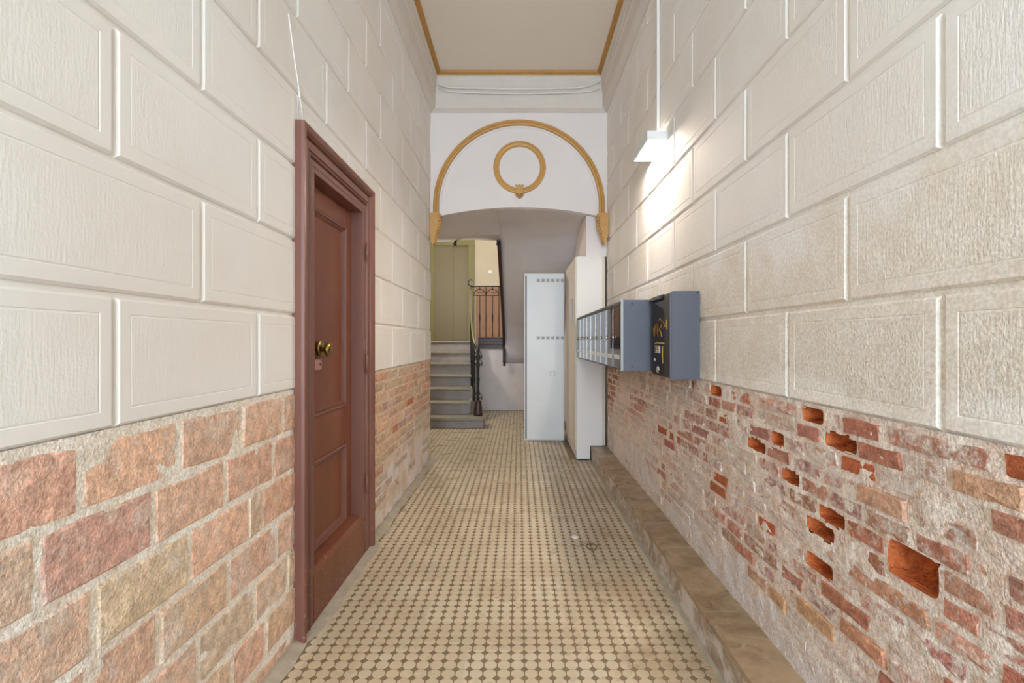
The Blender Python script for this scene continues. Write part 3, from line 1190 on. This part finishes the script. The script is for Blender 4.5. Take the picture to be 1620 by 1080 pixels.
# ------------------------------------------------------------------ wall lamp and conduit
lamp = empty('wall_lamp', (0.82, 3.25, 2.39), 'white box wall lamp shining down the right wall', 'lamp')
lx0, lx1, ly0, ly1, lz0, lz1 = 0.762, 0.884, 3.07, 3.44, 2.392, 2.448
box('front_plate', lx0, lx0 + 0.006, ly0, ly1, lz0, lz1, 'whitemetal', lamp, 0.001)
box('end_plate', lx0 + 0.006, lx1, ly0, ly0 + 0.006, lz0, lz1, 'whitemetal', lamp, 0.001)
box('end_plate', lx0 + 0.006, lx1, ly1 - 0.006, ly1, lz0, lz1, 'whitemetal', lamp, 0.001)
box('back_plate', lx1 - 0.006, lx1, ly0 + 0.006, ly1 - 0.006, lz0, lz1, 'whitemetal', lamp, 0.001)
box('diffuser', lx0 + 0.006, lx1 - 0.006, ly0 + 0.006, ly1 - 0.006, lz0 + 0.003, lz0 + 0.010, 'lamp_down', lamp)
box('top_plate', lx0 + 0.006, lx1 - 0.006, ly0 + 0.006, ly1 - 0.006, lz1 - 0.010, lz1 - 0.004, 'whitemetal', lamp)
box('top_slot', lx1 - 0.05, lx1 - 0.012, ly0 + 0.05, ly1 - 0.05, lz1 - 0.004, lz1 - 0.002, 'lamp_up', lamp)
cd = box('cable_conduit', 0.866, 0.884, 3.245, 3.275, 2.449, 3.49, 'whitepvc', None, 0.003)
tag(cd, 'white cable trunking rising up the right wall from the wall lamp', 'conduit')

# ------------------------------------------------------------------ tall white cupboard at the right of the arch
cup = empty('tall_cupboard', (0.70, 5.7, 0), 'tall white cupboard at the end of the mirrored mailboxes', 'cupboard')
prism('body', [(0.580, 0.012), (0.580, 2.05), (0.838, 2.05), (0.838, 0.146), (0.716, 0.146), (0.716, 0.012)], 5.205, 6.20, 'whitecup', XZ, cup)
box('door', 0.566, 0.578, 5.203, 5.72, 0.105, 2.045, 'beigecup', cup, 0.002)
box('door', 0.566, 0.578, 5.724, 6.20, 0.105, 2.045, 'beigecup', cup, 0.002)
box('handle', 0.552, 0.566, 5.44, 5.46, 1.36, 1.64, 'greyvent', cup, 0.004)
box('plinth', 0.584, 0.712, 5.21, 6.19, 0.0, 0.013, 'dark', cup)
box('filler_strip', 0.838, 0.868, 5.21, 5.25, 0.146, 2.05, 'beigecup', cup, 0.002)

# ------------------------------------------------------------------ metal locker behind it
lock = empty('metal_locker', (0.31, 6.4, 0), 'pale grey metal locker with ventilation slots left of the tall cupboard', 'locker')
box('body', 0.066, 0.548, 6.235, 6.62, 0.0, 2.012, 'whitemetal', lock, 0.003)
box('hinge_gap', 0.079, 0.0915, 6.229, 6.2355, 0.02, 1.985, 'dark', lock)
ld = box('door', 0.092, 0.535, 6.212, 6.233, 0.012, 1.985, 'whitemetal', lock, 0.003)
for zz in (1.926, 1.236):
    for k in range(6):
        x = 0.212 + k * 0.058
        box('vent', x, x + 0.040, 6.2105, 6.2125, zz - 0.020, zz + 0.020, 'greyvent', ld)
        for q in range(2):
            box('vent_slit', x + 0.005, x + 0.035, 6.2095, 6.2110, zz - 0.010 + q * 0.014, zz - 0.005 + q * 0.014, 'ventdark', ld)
for a in ((0.372, 0.432, 0.775, 0.780), (0.372, 0.432, 0.830, 0.835), (0.372, 0.377, 0.775, 0.835), (0.427, 0.432, 0.775, 0.835)):
    box('lock_frame', a[0], a[1], 6.2095, 6.2125, a[2], a[3], 'greyvent', ld)

# ------------------------------------------------------------------ stair hall beyond the arch
YR = 8.92
wr2 = prism('wall_stair_right', [(6.26, 0), (6.26, 2.7), (YR, 2.7), (YR, 0)], 0.685, 0.75, 'rearwall', lambda a, b, n: (n, a, b))
tag(wr2, 'pale side wall of the stair hall behind the tall cupboard', 'wall', kind='structure')
wrear = prism('wall_rear', [(-1.9, 0), (-1.9, 1.06), (-0.2, 1.06), (-0.2, 1.6), (0.75, 1.6), (0.75, 0)], YR, YR + 0.1, 'rearwall', XZ)
tag(wrear, 'pale wall under the stair landing beside the locker', 'wall', kind='structure')
ws = prism('wall_stair_left', [(5.2, 0), (5.2, 5), (10.5, 5), (10.5, 0)], -1.95, -1.85, 'cream_wall', lambda a, b, n: (n, a, b))
tag(ws, 'stairwell side wall left of the stone steps', 'wall', kind='structure')
wlnd = prism('wall_landing', [(-1.9, 0.9), (-1.9, 5), (0.75, 5), (0.75, 0.9)], 10.38, 10.5, 'cream_wall', XZ)
tag(wlnd, 'cream wall at the back of the stair landing', 'wall', kind='structure')


def vault_z(x):
    return 2.435 + 0.105 * (1 - min(1, (x / 0.87) ** 2))


# curved underside of the upper flight, running down to the rear wall
curve = [(YE + 0.03, 2.54), (5.6, 2.54), (6.0, 2.535), (6.25, 2.50), (6.49, 2.44), (6.8, 2.29), (7.1, 2.13), (7.5, 1.93), (7.84, 1.76), (8.2, 1.57), (8.5, 1.40), (8.72, 1.22), (8.84, 1.03), (8.89, 0.90), (YR, 0.81)]


def curve_z(y):
    for (a, za), (b_, zb) in zip(curve[:-1], curve[1:]):
        if y <= b_:
            t = max(0, (y - a) / (b_ - a))
            return za + (zb - za) * t
    return 0.81



def soffit_z(x, y):
    shift = 0.42 * max(0.0, (x + 0.23) / 0.9) * min(1, max(0, (8.6 - y) / 2.0))
    return curve_z(y + shift) - (2.54 - vault_z(x)) * max(0, min(1, (6.6 - y) / 1.2))


def ceiling_z(x, y):
    z = vault_z(x) if x > -0.87 else 2.435
    w = max(0.0, min(1.0, (x + 0.87) / 0.64))
    w = w * w * (3 - 2 * w)
    return z - w * (vault_z(-0.23) - soffit_z(-0.23, y))


# barrel ceiling left of the stair well edge
verts, faces = [], []
xs = [-1.85 + i * (1.85 - 0.23) / 16 for i in range(17)]
ys = [YE + 0.03 + i * (6.44 - YE - 0.03) / 6 for i in range(7)]
for y in ys:
    for x in xs:
        verts.append((x, y, ceiling_z(x, y)))
nx = len(xs)
for j in range(len(ys) - 1):
    for i in range(nx - 1):
        a = j * nx + i
        faces.append((a, a + 1, a + nx + 1, a + nx))
b = len(verts)
for y in ys:
    for x in xs:
        verts.append((x, y, 2.70))
for j in range(len(ys) - 1):
    for i in range(nx - 1):
        a = b + j * nx + i
        faces.append((a, a + nx, a + nx + 1, a + 1))
for i in range(nx - 1):
    a = (len(ys) - 1) * nx + i
    faces.append((a, a + 1, b + a + 1, b + a))
cv = link('ceiling_vault', mesh('ceiling_vault', verts, faces, 'lilac', smooth=False))
cv.data.polygons.foreach_set('use_smooth', [q < (len(ys) - 1) * (nx - 1) for q in range(len(cv.data.polygons))])
tag(cv, 'low lilac-grey ceiling between the arch and the stairwell', 'ceiling', kind='structure')

verts, faces = [], []
yy = [YE + 0.03 + i * (YR - YE - 0.03) / 60 for i in range(61)]
xx = [-0.23 + i * (0.70 + 0.23) / 14 for i in range(15)]
for y in yy:
    for x in xx:
        verts.append((x, y, soffit_z(x, y)))
nx = len(xx)
for j in range(len(yy) - 1):
    for i in range(nx - 1):
        a = j * nx + i
        faces.append((a, a + 1, a + nx + 1, a + nx))
sof = link('ceiling_stair_soffit', mesh('ceiling_stair_soffit', verts, faces, 'lilac', smooth=True))
tag(sof, 'curved lilac-grey underside of the upper stair flight above the locker', 'ceiling', kind='structure')
md = sof.modifiers.new('thickness', 'SOLIDIFY')
md.thickness = 0.06
md.offset = 1.0

# ------------------------------------------------------------------ lower stair
st = empty('staircase', (-1.2, 7.1, 0), 'grey stone staircase with iron railing rising at the left of the stair hall', 'stairs')
for n in range(7):
    d0 = 7.1 + 0.27 * n
    z1 = 0.15 + 0.175 * n
    z0 = 0 if n == 0 else z1 - 0.175
    xr = -0.47 if n == 0 else -0.66 - 0.02 * n
    stp = box('step', -1.84, xr - 0.02, d0 + 0.02, d0 + 0.32 if n < 6 else 8.9, z0, z1 - 0.032, 'stair', st, 0.004)
    if n == 0:
        pts = [(-1.84, 7.06), (-0.56, 7.06)] + [(-0.53 + 0.085 * math.sin(a), 7.145 - 0.085 * math.cos(a)) for a in [0.3 * i for i in range(6)]] + [(-0.445, 7.45), (-1.84, 7.45)]
        prism('tread', pts, z1 - 0.032, z1, 'tread', XY, stp)
    elif n < 6:
        box('tread', -1.84, xr, d0 - 0.012, d0 + 0.30, z1 - 0.032, z1, 'tread', stp, 0.008)
    else:
        box('tread', -1.84, xr, d0 - 0.012, 8.94, z1 - 0.032, z1, 'tread', stp, 0.008)
sp = [(7.12, 0.0), (7.12, 0.16)]
for n in range(1, 7):
    sp += [(7.1 + 0.27 * n - 0.02, 0.15 + 0.175 * (n - 1) + 0.03), (7.1 + 0.27 * n - 0.02, 0.15 + 0.175 * n + 0.01)]
sp += [(8.9, 1.21), (8.9, 0.0)]
prism('string_wall', [(a + 0.25 if i < 2 else a, b) for i, (a, b) in enumerate(sp)], -0.72, -0.69, 'stair', lambda a, b, n: (n, a, b), st)
land = box('landing', -1.84, -0.25, 8.945, 10.34, 1.07, 1.2, 'tread', st, 0.003)
fs = prism('landing_fascia', [(8.885, 1.08), (8.885, 1.13), (8.878, 1.14), (8.878, 1.185), (8.885, 1.19), (8.885, 1.235), (8.872, 1.245), (8.872, 1.262), (8.93, 1.262), (8.93, 1.08)], -0.70, -0.25, 'wood',
           lambda a, b, n: (n, a, b), st)

rail = []
# newel: turned wooden base, ornate iron shaft
nwx, nwy = -0.575, 7.28
newel = lathe('newel_post', [(0.062, 0.15), (0.062, 0.19), (0.056, 0.20), (0.058, 0.24), (0.050, 0.31), (0.044, 0.335), (0.050, 0.345), (0.040, 0.36), (0.016, 0.365)], (nwx, nwy, 0), (0, 0, 1), 'wood', st, 14)
lathe('shaft', [(0.016, 0.36), (0.024, 0.39), (0.016, 0.42), (0.026, 0.46), (0.015, 0.52), (0.018, 0.62), (0.025, 0.66), (0.016, 0.70), (0.018, 0.80), (0.030, 0.86), (0.018, 0.90), (0.032, 0.97), (0.020, 1.03), (0.026, 1.08), (0.004, 1.12)],
      (nwx, nwy, 0), (0, 0, 1), 'iron', newel, 12)
for zz in (0.44, 0.92, 1.02):
    for s in (-1, 1):
        pts = [(nwx + s * (0.02 + 0.035 * math.sin(t)), nwy, zz + 0.05 * math.cos(t * 1.6) - 0.02) for t in [0.35 * i for i in range(9)]]
        tube('scroll', pts, 0.006, 'iron', newel, 6)


def rail_xy(t):
    """along the lower flight, 0 newel .. 1 landing"""
    y = 7.30 + t * (8.88 - 7.30)
    x = -0.585 - 0.245 * (t ** 0.6)
    return x, y


pts = []
for i in range(14):
    t = i / 13
    x, y = rail_xy(t)
    pts.append((x, y, 1.10 + 1.0 * t))
hr = tube('handrail', pts, 0.018, 'railgold', st, 10)
for n in range(1, 13):
    t = n / 13
    x, y = rail_xy(t)
    zb = 0.15 + 0.175 * max(0, math.floor((y - 7.1) / 0.27))
    zt = 1.10 + 1.0 * t
    tube('baluster', [(x, y, zb), (x, y, zb + (zt - zb) * .3), (x, y, zb + (zt - zb) * .5), (x, y, zb + (zt - zb) * .7), (x, y, zt - 0.01)], 0.009, 'iron', st, 6, [0.008, 0.008, 0.016, 0.008, 0.008])
# landing guard rail
zr = 2.135
tube('guard_rail', [(-0.835, 8.90, zr), (-0.55, 8.90, zr), (-0.26, 8.90, zr)], 0.013, 'iron', st, 8)
tube('guard_rail', [(-0.78, 8.90, 1.98), (-0.55, 8.90, 1.98), (-0.26, 8.90, 1.98)], 0.006, 'iron', st, 8)
for k, x in enumerate((-0.79, -0.675, -0.565, -0.455, -0.345)):
    fat = 0.017 if k % 2 else 0.010
    tube('baluster', [(x, 8.90, 1.262), (x, 8.90, 1.50), (x, 8.90, 1.60), (x, 8.90, 1.70), (x, 8.90, 1.97 if k % 2 else zr)], 0.009, 'iron', st, 6, [0.008, 0.008, fat, 0.008, 0.008])
for x in (-0.675, -0.455):
    pts = [(x - 0.10 * math.cos(a), 8.90, 2.0 + 0.085 * math.sin(a)) for a in [math.pi * i / 12 for i in range(13)]]
    tube('scroll_arch', pts, 0.007, 'iron', st, 6)
    tube('scroll_arch', [(x, 8.90, 2.085), (x, 8.90, 2.12)], 0.010, 'iron', st, 6)
pts = [(-0.835 + 0.035 * math.cos(a), 8.90, 2.20 + 0.055 * math.sin(a)) for a in [0.5 + 0.45 * i for i in range(12)]]
tube('rail_scroll', pts, 0.009, 'iron', st, 6)

# string board and rail of the upper flight
uf = empty('upper_flight', (-0.24, 8.9, 0.8), 'dark wooden string board of the upper stair flight ending in a turned drop', 'stairs')
spts = []
ylist = [6.42, 6.6, 6.9, 7.2, 7.5, 7.84, 8.2, 8.5, 8.72, 8.86]
low = [(y, curve_z(y) - 0.02) for y in ylist]
high = [(y, curve_z(y) + 0.24) for y in ylist]
high[-1] = (8.86, 1.36)
low[-1] = (8.86, 1.06)
prism('string_board', low + list(reversed(high)), -0.275, -0.232, 'wood', lambda a, b, n: (n, a, b), uf)
lathe('newel_drop', [(0.004, 0.765), (0.024, 0.775), (0.028, 0.79), (0.016, 0.808), (0.026, 0.82), (0.028, 0.83), (0.026, 1.06), (0.030, 1.10), (0.030, 1.36), (0.020, 1.40), (0.020, 2.15), (0.030, 2.18), (0.004, 2.22)],
      (-0.250, 8.83, 0), (0, 0, 1), 'wood', uf, 12)
tube('handrail', [(-0.255, y, curve_z(y) + 1.0) for y in ylist[:-1]], 0.024, 'wood', uf, 8)
for y in [6.5 + 0.19 * i for i in range(12)]:
    tube('baluster', [(-0.255, y, curve_z(y) + 0.2), (-0.255, y, curve_z(y) + 1.0)], 0.009, 'iron', uf, 6)
# brackets of the upper railing showing under the ceiling edge
for i, x in enumerate((-0.80, -0.262)):
    o = lathe('baluster_foot', [(0.004, 2.385), (0.022, 2.40), (0.026, 2.415), (0.014, 2.43), (0.034, 2.455), (0.036, 2.47), (0.030, 2.485)], (x, 6.47, 0.0), (0, 0, 1), 'iron', uf if i else None, 12)
    if i == 0:
        tag(o, 'dark iron baluster foot hanging from the ceiling edge above the lift door', 'baluster foot')

# added unseen globe light on the stairwell side wall, brightening the stair hall
gl = empty('added_fill_globe', (-1.85, 7.7, 2.55), 'added round white globe light on the stairwell side wall, out of view, brightening the stair hall', 'lamp')
lathe('wall_plate', [(0.002, 0), (0.06, 0), (0.06, 0.012), (0.02, 0.02), (0.018, 0.09)], (-1.849, 7.7, 2.55), (1, 0, 0), 'whitemetal', gl, 16)
M['globe'] = emission('fill_globe_lit', (255, 246, 238), 180.0)
lathe('globe', [(0.003, -0.1)] + [(0.1 * math.sin(a), -0.1 * math.cos(a)) for a in [math.pi * i / 10 for i in range(1, 10)]] + [(0.003, 0.1)], (-1.67, 7.7, 2.55), (0, 0, 1), 'globe', gl, 18)

# lift door on the landing
lift = empty('door_2', (-1.35, 10.36, 1.2), 'olive green sliding lift door on the stair landing', 'door', kind='structure')
YL = 10.37
box('frame_head', -1.84, -0.895, YL - 0.05, YL, 3.10, 3.26, 'olivedark', lift, 0.004)
box('frame_side', -1.015, -0.895, YL - 0.05, YL, 1.2, 3.10, 'olivedark', lift, 0.004)
box('frame_side', -1.84, -1.70, YL - 0.05, YL, 1.2, 3.10, 'olivedark', lift, 0.004)
box('leaf', -1.70, -1.32, YL - 0.03, YL - 0.012, 1.205, 3.10, 'olive', lift, 0.002)
box('leaf', -1.318, -1.015, YL - 0.012, YL, 1.205, 3.10, 'olive', lift, 0.002)

# terracotta dado boards behind the guard rail
dd = empty('dado_panel', (-0.5, 10.37, 1.2), 'terracotta brown boarded dado on the landing wall behind the iron guard rail', 'dado')
bx = [-0.86, -0.68, -0.50, -0.32, -0.14, 0.02]
for a, b_ in zip(bx[:-1], bx[1:]):
    box('board', a + 0.002, b_ - 0.002, 10.352, 10.379, 1.2, 2.17, 'dado', dd, 0.003)
box('top_rail', -0.86, 0.02, 10.345, 10.379, 2.172, 2.262, 'dado', dd, 0.006)
sw = box('light_switch', -0.612, -0.548, 10.366, 10.379, 2.55, 2.615, 'whitepvc', None, 0.004)
tag(sw, 'white square light switch on the cream landing wall', 'switch')

# ------------------------------------------------------------------ small things on the floor
pv = [(0, 0), (0.012, -0.014), (0.034, -0.012), (0.046, 0.004), (0.036, 0.024), (0.014, 0.028), (-0.002, 0.018)]
verts = [(0.32 + a, 3.15 + b_, 0.001) for a, b_ in pv] + [(0.32 + a * .9 + .002, 3.15 + b_ * .9, 0.007 + 0.003 * (i % 2)) for i, (a, b_) in enumerate(pv)] + [(0.34, 3.156, 0.013)]
n = len(pv)
faces = [(i, (i + 1) % n, n + (i + 1) % n, n + i) for i in range(n)] + [(n + i, n + (i + 1) % n, 2 * n) for i in range(n)]
o = link('paper_scrap', mesh('paper_scrap', verts, faces, 'paper'))
tag(o, 'small crumpled white paper scrap on the tiled floor', 'paper')
pts = [(0.423 + 0.030 * math.cos(a) + 0.004 * math.sin(2 * a), 3.005 + 0.045 * math.sin(a), 0.0035) for a in [2 * math.pi * i / 24 for i in range(24)]]
o = tube('rubber_band', pts + [pts[0]], 0.003, 'rubber', None, 6)
tag(o, 'olive rubber band lying on the tiled floor near the paper scrap', 'rubber band')
